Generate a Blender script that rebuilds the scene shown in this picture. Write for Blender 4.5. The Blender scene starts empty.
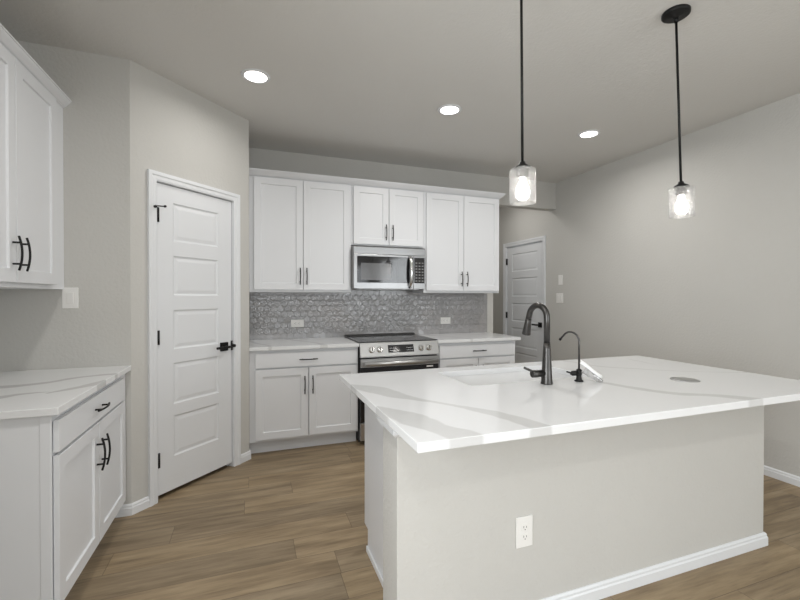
import bpy, bmesh, math, random
from mathutils import Vector, Matrix

random.seed(7)
SC = bpy.context.scene
COL = SC.collection
PI = math.pi

# ------------------------------------------------------------------ room numbers (metres)
H_CAM = 1.3348
YB = 4.25          # kitchen back wall
ZC = 2.772         # ceiling
XR = 3.635         # right wall
XL = -1.333        # left wall
YE = 2.924         # stub wall that ends the left run of cabinets
YREAR = -5.0       # living-room end, behind the camera
YHALL = 6.0        # end of the hall
PA = Vector((-0.688, 2.924, 0)); PB = Vector((-0.0124, 3.5996, 0))   # angled pantry wall
HALL_X = 2.72      # where the kitchen back wall stops
ZHEAD = 2.44

# ------------------------------------------------------------------ camera, world, lights, exposure
cam_d = bpy.data.cameras.new('camera')
cam = bpy.data.objects.new('camera', cam_d); COL.objects.link(cam)
cam.location = (0, 0, H_CAM)
cam_d.sensor_width = 36.0
cam_d.lens = 412.616 / 800 * 36.0
cam_d.clip_start = 0.05
YAW, PITCH, ROLL = 0.3473, -0.0082, -0.0009
cam.rotation_mode = 'QUATERNION'
cam.rotation_quaternion = (Matrix.Rotation(-YAW, 3, 'Z') @ Matrix.Rotation(PI / 2 + PITCH, 3, 'X') @ Matrix.Rotation(-ROLL, 3, 'Z')).to_quaternion()
SC.camera = cam

SC.view_settings.view_transform = 'Standard'
SC.view_settings.look = 'None'
SC.view_settings.gamma = 1.0
SC.view_settings.exposure = -0.09
SC.view_settings.use_curve_mapping = False

W = bpy.data.worlds.new('daylight'); SC.world = W
W.use_nodes = True
W.node_tree.nodes['Background'].inputs[0].default_value = (0.86, 0.93, 1.0, 1)
W.node_tree.nodes['Background'].inputs[1].default_value = 1.0

def area(name, loc, size, power, color=(1, 1, 1), rot=(0, 0, 0), shape='DISK', size_y=None, spread=PI):
    d = bpy.data.lights.new(name, 'AREA'); d.shape = shape; d.size = size
    if size_y: d.size_y = size_y
    d.energy = power; d.color = color; d.spread = spread
    o = bpy.data.objects.new(name, d); COL.objects.link(o)
    o.location = loc; o.rotation_euler = rot
    return o

WARM = (1.0, 0.978, 0.94)
DAY = (0.94, 0.98, 1.0)
# daylight entering through the windows of the living area, behind the camera
for wx, pw in ((-0.2, 30), (2.5, 26)):
    area('window_daylight', (wx, YREAR + 0.05, 1.45), 2.0, pw, DAY, (PI / 2 + .05, 0, 0), 'RECTANGLE', 1.7)
area('window_daylight', (XL + 0.05, -0.6, 1.45), 2.0, 84, DAY, (PI / 2 + .05, 0, -PI / 2), 'RECTANGLE', 1.7)  # added fill from an unseen left opening, brightens the island's left end
area('window_daylight', (XR - 0.05, -2.7, 1.45), 2.4, 92, DAY, (PI / 2 + .05, 0, PI / 2), 'RECTANGLE', 1.8)
# recessed lamps over the living area, then two unseen fill lights
for wx in (-0.3, 1.1, 2.6):
    area('living_room_lamp', (wx, -1.1, ZC - 0.012), 0.15, 6, WARM, spread=2.8)
area('kitchen_fill_light', (-0.40, 1.05, ZC - 0.012), 0.15, 15, WARM, spread=3.0)  # added out of view to brighten the left counter and island end
area('hall_fill_light', (2.98, 4.85, ZC - 0.012), 0.3, 5.5, WARM)  # added out of view to brighten the hall and its door
KITCHEN_LAMPS = [(0.035, 2.86), (1.44, 2.864), (2.808, 2.866)]
for (x, y) in KITCHEN_LAMPS:
    area('recessed_lamp', (x, y, ZC - 0.012), 0.14, 4.5 if x < 1 else 13 if x < 2 else 10, WARM, spread=2.9)

# ------------------------------------------------------------------ helpers
class MB:
    """collects geometry and links it as one mesh object"""
    def __init__(s): s.v = []; s.f = []; s.sm = []
    def add(s, vs, fs, smooth=False):
        b = len(s.v); s.v += [tuple(p) for p in vs]
        for f in fs: s.f.append(tuple(b + i for i in f)); s.sm.append(smooth)
        return s
    def box(s, x0, x1, y0, y1, z0, z1):
        return s.add([(x0,y0,z0),(x1,y0,z0),(x1,y1,z0),(x0,y1,z0),(x0,y0,z1),(x1,y0,z1),(x1,y1,z1),(x0,y1,z1)],
                     [(0,3,2,1),(4,5,6,7),(0,1,5,4),(1,2,6,5),(2,3,7,6),(3,0,4,7)])
    def prism(s, poly, a0, a1, axis):
        """poly: 2-D outline; extruded along axis ('x': poly=(y,z); 'y': (x,z); 'z': (x,y))"""
        n = len(poly)
        def P(p, a):
            return (a, p[0], p[1]) if axis == 'x' else (p[0], a, p[1]) if axis == 'y' else (p[0], p[1], a)
        vs = [P(p, a0) for p in poly] + [P(p, a1) for p in poly]
        fs = [tuple(range(n)), tuple(range(2*n-1, n-1, -1))] + [(i, (i+1) % n, n+(i+1) % n, n+i) for i in range(n)]
        return s.add(vs, fs)
    def obox(s, o, ax, ay, az, sx, sy, sz):
        """oriented box: spans sx/sy/sz=(lo,hi) along unit axes from o"""
        vs = []
        for z in sz:
            for (i, j) in ((0,0),(1,0),(1,1),(0,1)):
                vs.append(Vector(o) + Vector(ax)*sx[i] + Vector(ay)*sy[j] + Vector(az)*z)
        return s.add(vs, [(0,3,2,1),(4,5,6,7),(0,1,5,4),(1,2,6,5),(2,3,7,6),(3,0,4,7)])
    def tube(s, pts, r, seg=14, caps=True):
        pts = [Vector(p) for p in pts]; n = len(pts)
        rs = r if isinstance(r, (list, tuple)) else [r]*n
        t0 = (pts[1]-pts[0]).normalized()
        up = Vector((0,0,1)) if abs(t0.z) < .9 else Vector((1,0,0))
        u = t0.cross(up).normalized(); vs = []; fs = []
        for i, p in enumerate(pts):
            t = (pts[min(i+1,n-1)]-pts[max(i-1,0)]).normalized()
            u = (u - t*u.dot(t)).normalized(); w = t.cross(u)
            for k in range(seg):
                a = 2*PI*k/seg
                vs.append(p + (u*math.cos(a) + w*math.sin(a))*rs[i])
        for i in range(n-1):
            for k in range(seg):
                fs.append((i*seg+k, i*seg+(k+1) % seg, (i+1)*seg+(k+1) % seg, (i+1)*seg+k))
        s.add(vs, fs, True)
        if caps:
            b = len(s.v) - len(vs)
            s.f += [tuple(b+k for k in range(seg-1,-1,-1)), tuple(b+(n-1)*seg+k for k in range(seg))]; s.sm += [False, False]
        return s
    def lathe(s, prof, c=(0,0,0), axis='z', seg=32, smooth=True, ring=False):
        """prof: (radius, height) pairs"""
        if ring: prof = list(prof) + [prof[0]]
        n = len(prof); vs = []; fs = []
        for (r, h) in prof:
            for k in range(seg):
                a = 2*PI*k/seg; x, y = r*math.cos(a), r*math.sin(a)
                q = (x, y, h) if axis == 'z' else (x, h, -y) if axis == 'y' else (h, x, y)
                vs.append((c[0]+q[0], c[1]+q[1], c[2]+q[2]))
        for i in range(n-1):
            for k in range(seg):
                fs.append((i*seg+k, i*seg+(k+1) % seg, (i+1)*seg+(k+1) % seg, (i+1)*seg+k))
        s.add(vs, fs, smooth)
        b = len(s.v) - len(vs)
        if ring: return s
        if prof[0][0] > 1e-6: s.f.append(tuple(b+k for k in range(seg-1,-1,-1))); s.sm.append(False)
        if prof[-1][0] > 1e-6: s.f.append(tuple(b+(n-1)*seg+k for k in range(seg))); s.sm.append(False)
        return s
    def build(s, name, mat, parent=None, bevel=0, seg=2, loc=None, normals=True):
        m = bpy.data.meshes.new(name); m.from_pydata(s.v, [], s.f)
        m.polygons.foreach_set('use_smooth', s.sm)
        m.materials.append(mat)
        if normals:
            bm = bmesh.new(); bm.from_mesh(m)
            bmesh.ops.remove_doubles(bm, verts=bm.verts, dist=1e-6)
            bmesh.ops.recalc_face_normals(bm, faces=bm.faces); bm.to_mesh(m); bm.free()
        m.update()
        o = bpy.data.objects.new(name, m); COL.objects.link(o)
        if loc is not None: o.location = loc
        if parent is not None: o.parent = parent
        if bevel:
            b = o.modifiers.new('bevel', 'BEVEL'); b.width = bevel; b.segments = seg; b.limit_method = 'ANGLE'; b.angle_limit = 0.7
            b.harden_normals = False
        return o

def tag(o, label=None, cat=None, group=None, kind=None):
    if label: o['label'] = label
    if cat: o['category'] = cat
    if group: o['group'] = group
    if kind: o['kind'] = kind
    return o
def thing(name, label, cat, loc=(0,0,0), rz=0, group=None):
    o = bpy.data.objects.new(name, None); COL.objects.link(o)
    o.empty_display_size = 0.1
    o.location = loc; o.rotation_euler = (0, 0, rz)
    return tag(o, label, cat, group)
def struct(name, mb, mat, parent=None, bevel=0, label=None):
    o = mb.build(name, mat, parent, bevel)
    if parent is None: o['kind'] = 'structure'
    if label: o['label'] = label
    return o
def copy_tree(o, parent=None):
    c = o.copy(); COL.objects.link(c)
    if parent is not None: c.parent = parent
    for ch in list(o.children): copy_tree(ch, c)
    return c
def bez(p0, p1, p2, p3, n=12):
    p0, p1, p2, p3 = map(Vector, (p0, p1, p2, p3)); out = []
    for i in range(n+1):
        t = i/n; u = 1-t
        out.append(p0*u**3 + p1*3*u*u*t + p2*3*u*t*t + p3*t**3)
    return out

# ------------------------------------------------------------------ materials
class NT:
    def __init__(s, name):
        s.m = bpy.data.materials.new(name); s.m.use_nodes = True
        s.t = s.m.node_tree; s.n = s.t.nodes; s.b = s.n['Principled BSDF']
    def node(s, t, **kw):
        n = s.n.new(t)
        for k, v in kw.items(): setattr(n, k, v)
        return n
    def link(s, a, b): s.t.links.new(a, b)
    def math(s, op, a, b=None, c=None, clamp=False):
        n = s.n.new('ShaderNodeMath'); n.operation = op; n.use_clamp = clamp
        for i, x in enumerate((a, b, c)):
            if x is None: continue
            if isinstance(x, (int, float)): n.inputs[i].default_value = x
            else: s.link(x, n.inputs[i])
        return n.outputs[0]
    def mix(s, f, a, b):
        n = s.n.new('ShaderNodeMix'); n.data_type = 'RGBA'
        for i, x in ((0, f), (6, a), (7, b)):
            if isinstance(x, (int, float)): n.inputs[i].default_value = x
            elif isinstance(x, (tuple, list)): n.inputs[i].default_value = (*x[:3], 1)
            else: s.link(x, n.inputs[i])
        return n.outputs[2]
    def noise(s, vec, scale, detail=2, rough=.5):
        n = s.n.new('ShaderNodeTexNoise'); n.inputs['Scale'].default_value = scale
        n.inputs['Detail'].default_value = detail; n.inputs['Roughness'].default_value = rough
        if vec is not None: s.link(vec, n.inputs['Vector'])
        return n
    def bump(s, h, strength, dist):
        n = s.n.new('ShaderNodeBump'); n.inputs['Strength'].default_value = strength; n.inputs['Distance'].default_value = dist
        s.link(h, n.inputs['Height']); s.link(n.outputs[0], s.b.inputs['Normal'])
    def pos(s): return s.node('ShaderNodeNewGeometry').outputs['Position']
    def obj(s): return s.node('ShaderNodeTexCoord').outputs['Object']

def simple(name, col, rough=.5, metal=0, spec=.5, coat=0, bumpy=None):
    k = NT(name); b = k.b
    b.inputs['Base Color'].default_value = (*col, 1); b.inputs['Roughness'].default_value = rough
    b.inputs['Metallic'].default_value = metal; b.inputs['Specular IOR Level'].default_value = spec
    b.inputs['Coat Weight'].default_value = coat
    nz = k.noise(k.obj(), 40 if not bumpy else bumpy[0], 3)
    # slight unevenness of finish
    r = k.math('MULTIPLY_ADD', nz.outputs[0], .06, rough - .03)
    k.link(r, b.inputs['Roughness'])
    if bumpy: k.bump(nz.outputs[0], bumpy[1], bumpy[2])
    return k.m

def paint(name, col):
    k = NT(name); b = k.b
    p = k.pos()
    n1 = k.noise(p, 55, 3, .55); n2 = k.noise(p, 1.4, 2)
    b.inputs['Roughness'].default_value = .75; b.inputs['Specular IOR Level'].default_value = .25
    c = k.mix(n2.outputs[0], [x*.97 for x in col], [min(1, x*1.03) for x in col])
    k.link(c, b.inputs['Base Color'])
    k.bump(n1.outputs[0], .35, .006)
    return k.m

M_WALL = paint('greige_wall_paint', (.55, .54, .515))
M_CEIL = paint('ceiling_paint', (.68, .672, .652))
M_TRIM = simple('white_trim_paint', (.735, .748, .77), .35)
M_CAB = simple('white_cabinet_paint', (.72, .73, .752), .38)
M_BLACK = simple('matte_black_metal', (.010, .010, .010), .45, .2, .3)
M_BRONZE = simple('dark_bronze_metal', (.078, .075, .073), .30, .9)
M_STEEL = simple('brushed_stainless_steel', (.53, .53, .53), .34, 1.0)
M_STEEL_DIM = simple('satin_stainless_steel', (.33, .33, .335), .30, 1.0)
M_CHROME = simple('polished_steel', (.75, .75, .75), .12, 1.0)
M_BGLASS = simple('black_glass', (.012, .012, .014), .06, 0, .6)
M_CERAM = simple('speckled_black_ceramic_glass', (.03, .03, .032), .14, 0, .6)
M_DARK = simple('dark_enamel', (.03, .03, .03), .5)
M_MESH = simple('grey_microwave_screen', (.11, .11, .115), .12, 0, .6)
M_PLATE = simple('white_plastic', (.80, .79, .77), .35)
M_SINK = simple('white_composite', (.80, .80, .80), .25)
M_GREY = simple('grey_enamel', (.33, .33, .33), .4)
M_SLOT = simple('dark_slot', (.03, .03, .03), .6)
M_DISC = simple('satin_grey_metal', (.42, .42, .42), .35, .8)
M_GROUT = simple('grey_grout', (.28, .275, .275), .8)
M_CARD = simple('white_card', (.85, .85, .85), .6)

def emis(name, col, strength):
    k = NT(name); k.b.inputs['Base Color'].default_value = (.9, .9, .9, 1)
    k.b.inputs['Emission Color'].default_value = (*col, 1); k.b.inputs['Emission Strength'].default_value = strength
    return k.m
M_LED = emis('lit_diffuser', (1, .97, .92), 6)
M_BULB = emis('lit_frosted_bulb', (1, .96, .9), 14)
M_DIGIT = emis('display_digits', (.75, .85, .95), .22)

def clear_glass(name, tint, gloss, bump, haze=0):
    k = NT(name); k.n.remove(k.b)
    out = k.n['Material Output']
    tr = k.node('ShaderNodeBsdfTransparent'); tr.inputs[0].default_value = (*tint, 1)
    gl = k.node('ShaderNodeBsdfGlossy'); gl.inputs['Roughness'].default_value = .08
    fr = k.node('ShaderNodeLayerWeight'); fr.inputs['Blend'].default_value = .35
    nz = k.noise(k.obj(), 90, 3)
    bm = k.node('ShaderNodeBump'); bm.inputs['Strength'].default_value = bump; bm.inputs['Distance'].default_value = .01
    k.link(nz.outputs[0], bm.inputs['Height']); k.link(bm.outputs[0], gl.inputs['Normal'])
    mx = k.node('ShaderNodeMixShader')
    f = k.math('MULTIPLY_ADD', fr.outputs['Facing'], gloss, .06, clamp=True)
    k.link(f, mx.inputs[0]); k.link(tr.outputs[0], mx.inputs[1]); k.link(gl.outputs[0], mx.inputs[2])
    if haze:   # seeds and bubbles in the glass catch the bulb's light
        tl = k.node('ShaderNodeBsdfTranslucent'); tl.inputs[0].default_value = (.95, .95, .95, 1)
        df = k.node('ShaderNodeBsdfDiffuse'); df.inputs[0].default_value = (.9, .9, .9, 1)
        md = k.node('ShaderNodeMixShader'); k.link(tl.outputs[0], md.inputs[1]); k.link(df.outputs[0], md.inputs[2])
        vo = k.noise(k.obj(), 130 if bump > .2 else 12, 2, .5)
        hz = k.math('MULTIPLY', k.math('MULTIPLY_ADD', k.math('SUBTRACT', vo.outputs[0], .5), 5, .6, clamp=True), haze)
        m2 = k.node('ShaderNodeMixShader'); k.link(hz, m2.inputs[0]); k.link(mx.outputs[0], m2.inputs[1]); k.link(md.outputs[0], m2.inputs[2])
        k.link(m2.outputs[0], out.inputs['Surface'])
    else:
        k.link(mx.outputs[0], out.inputs['Surface'])
    return k.m
M_GLASS = clear_glass('seeded_clear_glass', (.98, .98, .98), .5, .35, .10)
M_PLASTIC = clear_glass('clear_plastic_film', (.72, .72, .72), .35, .04, .38)
M_PANE = clear_glass('window_glass', (.97, .98, .98), .4, 0)

def floor_mat():
    k = NT('wood_look_vinyl_planks'); b = k.b
    sep = k.node('ShaderNodeSeparateXYZ'); k.link(k.pos(), sep.inputs[0])
    x, y = sep.outputs[0], sep.outputs[1]
    pw, pl = .182, 1.22
    v = k.math('DIVIDE', k.math('ADD', y, 20.06), pw)
    row = k.math('FLOOR', v); fv = k.math('FRACT', v)
    wn = k.node('ShaderNodeTexWhiteNoise', noise_dimensions='1D'); k.link(row, wn.inputs['W'])
    u = k.math('DIVIDE', k.math('ADD', k.math('ADD', x, 30), k.math('MULTIPLY', wn.outputs[0], pl*3)), pl)
    col_ = k.math('FLOOR', u); fu = k.math('FRACT', u)
    cb = k.node('ShaderNodeCombineXYZ'); k.link(row, cb.inputs[0]); k.link(col_, cb.inputs[1])
    wid = k.node('ShaderNodeTexWhiteNoise', noise_dimensions='2D'); k.link(cb.outputs[0], wid.inputs['Vector'])
    rnd = wid.outputs[0]
    # grain, stretched along the plank and shifted per plank
    gc = k.node('ShaderNodeCombineXYZ')
    k.link(k.math('MULTIPLY', x, .9), gc.inputs[0]); k.link(k.math('MULTIPLY', y, 7.5), gc.inputs[1]); k.link(k.math('MULTIPLY', rnd, 40), gc.inputs[2])
    g1 = k.noise(gc.outputs[0], 2.2, 5, .6)
    gc2 = k.node('ShaderNodeCombineXYZ')
    k.link(k.math('MULTIPLY', x, 3), gc2.inputs[0]); k.link(k.math('MULTIPLY', y, 60), gc2.inputs[1]); k.link(k.math('MULTIPLY', rnd, 17), gc2.inputs[2])
    g2 = k.noise(gc2.outputs[0], 2.0, 3, .6)
    ramp = k.node('ShaderNodeValToRGB'); k.link(g1.outputs[0], ramp.inputs[0])
    e = ramp.color_ramp.elements
    e[0].position = .30; e[0].color = (.182, .131, .077, 1)
    e[1].position = .72; e[1].color = (.395, .303, .190, 1)
    m = e.new(.5); m.color = (.285, .211, .127, 1)
    gc3 = k.node('ShaderNodeCombineXYZ')
    k.link(k.math('MULTIPLY', x, 1.6), gc3.inputs[0]); k.link(k.math('MULTIPLY', y, 22), gc3.inputs[1]); k.link(k.math('MULTIPLY', rnd, 29), gc3.inputs[2])
    g3 = k.noise(gc3.outputs[0], 2.6, 4, .65)
    streak = k.math('MULTIPLY', k.math('SUBTRACT', g3.outputs[0], .58), 5, clamp=True)
    c1 = k.mix(k.math('MULTIPLY', k.math('SUBTRACT', g2.outputs[0], .40), .6, clamp=True), ramp.outputs[0], (.15, .112, .072))
    c1 = k.mix(k.math('MULTIPLY', streak, .55), c1, (.10, .072, .045))
    hs = k.node('ShaderNodeHueSaturation'); k.link(c1, hs.inputs['Color'])
    k.link(k.math('MULTIPLY_ADD', rnd, .22, .86), hs.inputs['Value'])
    k.link(k.math('MULTIPLY_ADD', rnd, .08, .92), hs.inputs['Saturation'])
    ev = k.math('MINIMUM', fv, k.math('SUBTRACT', 1, fv)); eu = k.math('MINIMUM', fu, k.math('SUBTRACT', 1, fu))
    seam = k.math('MAXIMUM', k.math('LESS_THAN', ev, .011), k.math('LESS_THAN', eu, .0016))
    c2 = k.mix(k.math('MULTIPLY', seam, .4), hs.outputs[0], (.05, .035, .025))
    k.link(c2, b.inputs['Base Color'])
    k.link(k.math('MULTIPLY_ADD', g2.outputs[0], .15, .42), b.inputs['Roughness'])
    b.inputs['Specular IOR Level'].default_value = .35
    k.bump(k.math('SUBTRACT', k.math('MULTIPLY', g2.outputs[0], .3), seam), .25, .002)
    return k.m
M_FLOOR = floor_mat()

def quartz(name, veins, faint=True):
    """white quartz; veins: list of (points [(x,y)...], widths, strength) in room coordinates"""
    k = NT(name); b = k.b
    p = k.pos()
    nzw = k.noise(p, 3.2, 4, .6); nzf = k.noise(p, 17, 3, .6)
    sep = k.node('ShaderNodeSeparateXYZ'); k.link(p, sep.inputs[0])
    wob = k.math('ADD', k.math('MULTIPLY', k.math('SUBTRACT', nzw.outputs[0], .5), .06), k.math('MULTIPLY', k.math('SUBTRACT', nzf.outputs[0], .5), .018))
    total = None
    for pts, wd, strength in veins:
        a = Vector(pts[0]); z = Vector(pts[-1]); L = (z-a).length; d = (z-a)/L; nrm = Vector((-d.y, d.x))
        def lin(ax, ay, c0):
            return k.math('ADD', k.math('ADD', k.math('MULTIPLY', sep.outputs[0], ax), k.math('MULTIPLY', sep.outputs[1], ay)), c0)
        s = lin(d.x/L, d.y/L, -(a.dot(d))/L)
        t = k.math('ADD', lin(nrm.x, nrm.y, -a.dot(nrm)), wob)
        A = .3
        def curve(vals):
            c = k.node('ShaderNodeFloatCurve'); cv = c.mapping.curves[0]
            c.mapping.use_clip = False
            ss = [v[0] for v in vals]
            cv.points[0].location = vals[0]; cv.points[1].location = vals[-1]
            for v in vals[1:-1]: cv.points.new(*v)
            c.mapping.update(); k.link(s, c.inputs['Value']); return c.outputs[0]
        offs = []; ws = []
        for i, q in enumerate(pts):
            q = Vector(q) - a
            sv = q.dot(d)/L
            offs.append((sv, .5 + q.dot(nrm)/(2*A)))
            ws.append((sv, wd[min(i, len(wd)-1)]*5))
        offs.sort(); ws.sort()
        off = k.math('MULTIPLY', k.math('SUBTRACT', curve(offs), .5), 2*A)
        w = k.math('MULTIPLY', curve(ws), .2)
        dist = k.math('ABSOLUTE', k.math('SUBTRACT', t, off))
        m = k.math('MULTIPLY', k.math('SUBTRACT', w, dist), 90, clamp=True)
        m = k.math('MULTIPLY', m, k.math('MULTIPLY', k.math('GREATER_THAN', s, -.02), k.math('LESS_THAN', s, 1.02)))
        m = k.math('MULTIPLY', m, strength)
        total = m if total is None else k.math('MAXIMUM', total, m)
    cloud = k.noise(p, 2.0, 4, .6)
    cl = k.math('MULTIPLY', k.math('SUBTRACT', cloud.outputs[0], .52), 1.2, clamp=True)
    base = k.mix(cl, (.752, .758, .768), (.68, .684, .692))
    vc = k.mix(nzf.outputs[0], (.46, .46, .46), (.56, .555, .55))
    k.link(k.mix(total, base, vc) if total is not None else base, b.inputs['Base Color'])
    b.inputs['Roughness'].default_value = .13; b.inputs['Specular IOR Level'].default_value = .5
    return k.m

M_Q_ISLAND = quartz('veined_quartz_island', [
    ([(.42, 1.93), (.48, 1.87), (.53, 1.80), (.58, 1.67), (.64, 1.56), (.73, 1.45), (.79, 1.345), (.835, 1.255), (.86, 1.18), (.87, 1.11), (.88, 1.05)],
     [.03, .045, .062, .05, .026, .017, .028, .036, .044, .048, .05], .62),
    ([(.44, 1.50), (.469, 1.45), (.51, 1.375), (.535, 1.28), (.565, 1.19), (.594, 1.125), (.61, 1.05)],
     [.03, .045, .062, .062, .052, .06, .065], .62),
    ([(1.60, 1.66), (1.62, 1.585), (1.67, 1.41), (1.75, 1.265), (1.87, 1.19), (1.945, 1.09), (1.97, 1.04)],
     [.006, .022, .034, .034, .034, .046, .05], .6),
    ([(1.93, 2.21), (1.957, 2.106), (1.986, 1.933), (2.12, 1.80), (2.253, 1.69), (2.42, 1.58), (2.62, 1.5)],
     [.03, .025, .02, .018, .015, .012, .02], .4),
    ([(2.40, 2.1), (2.384, 1.993), (2.366, 1.872)], [.015, .02, .01], .3),
    ([(.60, 2.21), (.70, 2.17), (.80, 2.16), (.9, 2.18)], [.02, .03, .03, .02], .5),
])
M_Q_LEFT = quartz('veined_quartz_left', [
    ([(-1.33, 2.36), (-1.103, 2.42), (-1.021, 2.43), (-.936, 2.47), (-.872, 2.55), (-.795, 2.60), (-.67, 2.62)], [.05, .045, .04, .034, .034, .03, .03], .9),
    ([(-1.33, 2.10), (-1.1, 2.16), (-.983, 2.18), (-.932, 2.218), (-.84, 2.23)], [.05, .05, .045, .03, .012], .9),
    ([(-.83, 2.20), (-.795, 2.247), (-.747, 2.305), (-.699, 2.37), (-.66, 2.43)], [.012, .024, .032, .04, .045], .9),
])
M_Q_BACK = quartz('veined_quartz_back', [
    ([(-.03, 4.2), (.0, 4.09), (.06, 3.88), (.12, 3.75), (.153, 3.59)], [.03, .03, .025, .02, .02], .6),
    ([(.34, 4.24), (.372, 4.12), (.43, 4.02), (.50, 3.90), (.568, 3.737), (.60, 3.59)], [.03, .03, .025, .02, .03, .04], .6),
    ([(1.72, 4.24), (1.85, 4.1), (2.0, 3.85), (2.06, 3.59)], [.02, .02, .02, .02], .5),
    ([(2.3, 4.25), (2.4, 4.0), (2.62, 3.8)], [.02, .025, .02], .4),
])

def tile_mat():
    k = NT('iridescent_grey_glass_tile'); b = k.b
    g = k.node('ShaderNodeNewGeometry')
    r = g.outputs['Random Per Island']
    nz = k.noise(g.outputs['Position'], 70, 3, .6); big = k.noise(g.outputs['Position'], 2.4, 2)
    c = k.mix(r, (.27, .268, .275), (.32, .315, .32))
    c = k.mix(k.math('MULTIPLY', k.math('SUBTRACT', nz.outputs[0], .42), 1.6, clamp=True), c, (.37, .365, .365))
    c = k.mix(k.math('MULTIPLY', k.math('SUBTRACT', big.outputs[0], .45), 1.2, clamp=True), c, (.33, .29, .265))
    k.link(c, b.inputs['Base Color'])
    b.inputs['Roughness'].default_value = .10; b.inputs['Specular IOR Level'].default_value = 1.0
    k.bump(nz.outputs[0], .4, .004)
    return k.m
M_TILE = tile_mat()

# ------------------------------------------------------------------ room shell
T = .12
D = (PB-PA).normalized(); DN = Vector((D.y, -D.x, 0))     # along the angled wall, and out into the room
Z3 = Vector((0, 0, 1))
DW0, DW1, DTOP = .150, .803, 2.092                        # rough opening of the pantry door along the wall

struct('floor', MB().box(XL-T, XR+T, YREAR-T, YHALL+T, -.1, 0), M_FLOOR)
struct('ceiling', MB().box(XL-T, XR+T, YREAR-T, YHALL+T, ZC, ZC+.1), M_CEIL)
struct('wall_left', MB().box(XL-T, XL, YREAR, -1.6, 0, ZC).box(XL-T, XL, .4, YB+T, 0, ZC).box(XL-T, XL, -1.6, .4, 0, .6).box(XL-T, XL, -1.6, .4, 2.3, ZC), M_WALL)
struct('wall_end', MB().prism([(XL, YE), (PA.x, YE), (PA.x, YE+T), (XL, YE+T)], 0, ZC, 'z'), M_WALL)
wp = MB()
LEN = (PB-PA).length
wp.obox(PA, D, -DN, Z3, (0, DW0), (0, T), (0, ZC)).obox(PA, D, -DN, Z3, (DW1, LEN), (0, T), (0, ZC)).obox(PA, D, -DN, Z3, (DW0, DW1), (0, T), (DTOP, ZC))
struct('wall_pantry', wp, M_WALL)
struct('wall_pantry_side', MB().box(PB.x-T, PB.x, PB.y+.0001, YB, 0, ZC), M_WALL)
struct('wall_back', MB().box(XL, HALL_X, YB, YB+T, 0, ZC), M_WALL)
struct('wall_header', MB().box(HALL_X, XR, YB, YB+T, ZHEAD, ZC), M_WALL)
HY0, HY1, HTOP = 4.478, 5.335, 2.09                       # hall door rough opening in the right wall
struct('wall_right', MB().box(XR, XR+T, YREAR, -3.9, 0, ZC).box(XR, XR+T, -1.5, HY0, 0, ZC).box(XR, XR+T, -3.9, -1.5, 0, .5).box(XR, XR+T, -3.9, -1.5, 2.35, ZC).box(XR, XR+T, HY1, YHALL, 0, ZC).box(XR, XR+T, HY0, HY1, HTOP, ZC), M_WALL)
struct('wall_hall_left', MB().box(HALL_X-T, HALL_X, YB+T, YHALL, 0, ZC), M_WALL)
struct('wall_hall_end', MB().box(HALL_X-T, XR+T, YHALL, YHALL+T, 0, ZC), M_WALL)
wr = MB(); xs = [XL-T, -1.2, .8, 1.5, 3.5, XR+T]; z0, z1 = .6, 2.3
for i in range(5):
    if i in (1, 3):
        wr.box(xs[i], xs[i+1], YREAR-T, YREAR, 0, z0).box(xs[i], xs[i+1], YREAR-T, YREAR, z1, ZC)
    else: wr.box(xs[i], xs[i+1], YREAR-T, YREAR, 0, ZC)
struct('wall_rear', wr, M_WALL)
struct('wall_light_block', MB().box(XL, -.58, .80, .92, 0, ZC), M_WALL)   # unseen wall added left of the camera to shade the left cabinets
for n, (a, b) in enumerate(((-1.2, .8), (1.5, 3.5))):
    m = MB()
    m.box(a, a+.06, YREAR-.09, YREAR-.03, z0, z1).box(b-.06, b, YREAR-.09, YREAR-.03, z0, z1).box(a+.06, b-.06, YREAR-.09, YREAR-.03, z0, z0+.06).box(a+.06, b-.06, YREAR-.09, YREAR-.03, z1-.06, z1)
    m.box((a+b)/2-.02, (a+b)/2+.02, YREAR-.085, YREAR-.035, z0+.06, z1-.06)
    w = struct('window_%d' % (n+1), m, M_TRIM)
    struct('window_pane', MB().box(a+.06, b-.06, YREAR-.062, YREAR-.058, z0+.06, z1-.06), M_PANE, w)

m = MB().box(XL-.09, XL-.03, -1.6, -1.54, .6, 2.3).box(XL-.09, XL-.03, .34, .4, .6, 2.3).box(XL-.09, XL-.03, -1.54, .34, .6, .66).box(XL-.09, XL-.03, -1.54, .34, 2.24, 2.3).box(XL-.085, XL-.035, -.62, -.58, .66, 2.24)
w = struct('window_3', m, M_TRIM)  # unseen window added to hold the left fill light
struct('window_pane', MB().box(XL-.062, XL-.058, -1.54, .34, .66, 2.24), M_PANE, w)

m = MB().box(XR+.03, XR+.09, -3.9, -3.84, .5, 2.35).box(XR+.03, XR+.09, -1.56, -1.5, .5, 2.35).box(XR+.03, XR+.09, -3.84, -1.56, .5, .56).box(XR+.03, XR+.09, -3.84, -1.56, 2.29, 2.35).box(XR+.035, XR+.085, -2.72, -2.68, .56, 2.29)
w = struct('window_4', m, M_TRIM)
struct('window_pane', MB().box(XR+.058, XR+.062, -3.84, -1.56, .56, 2.29), M_PANE, w)

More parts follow.
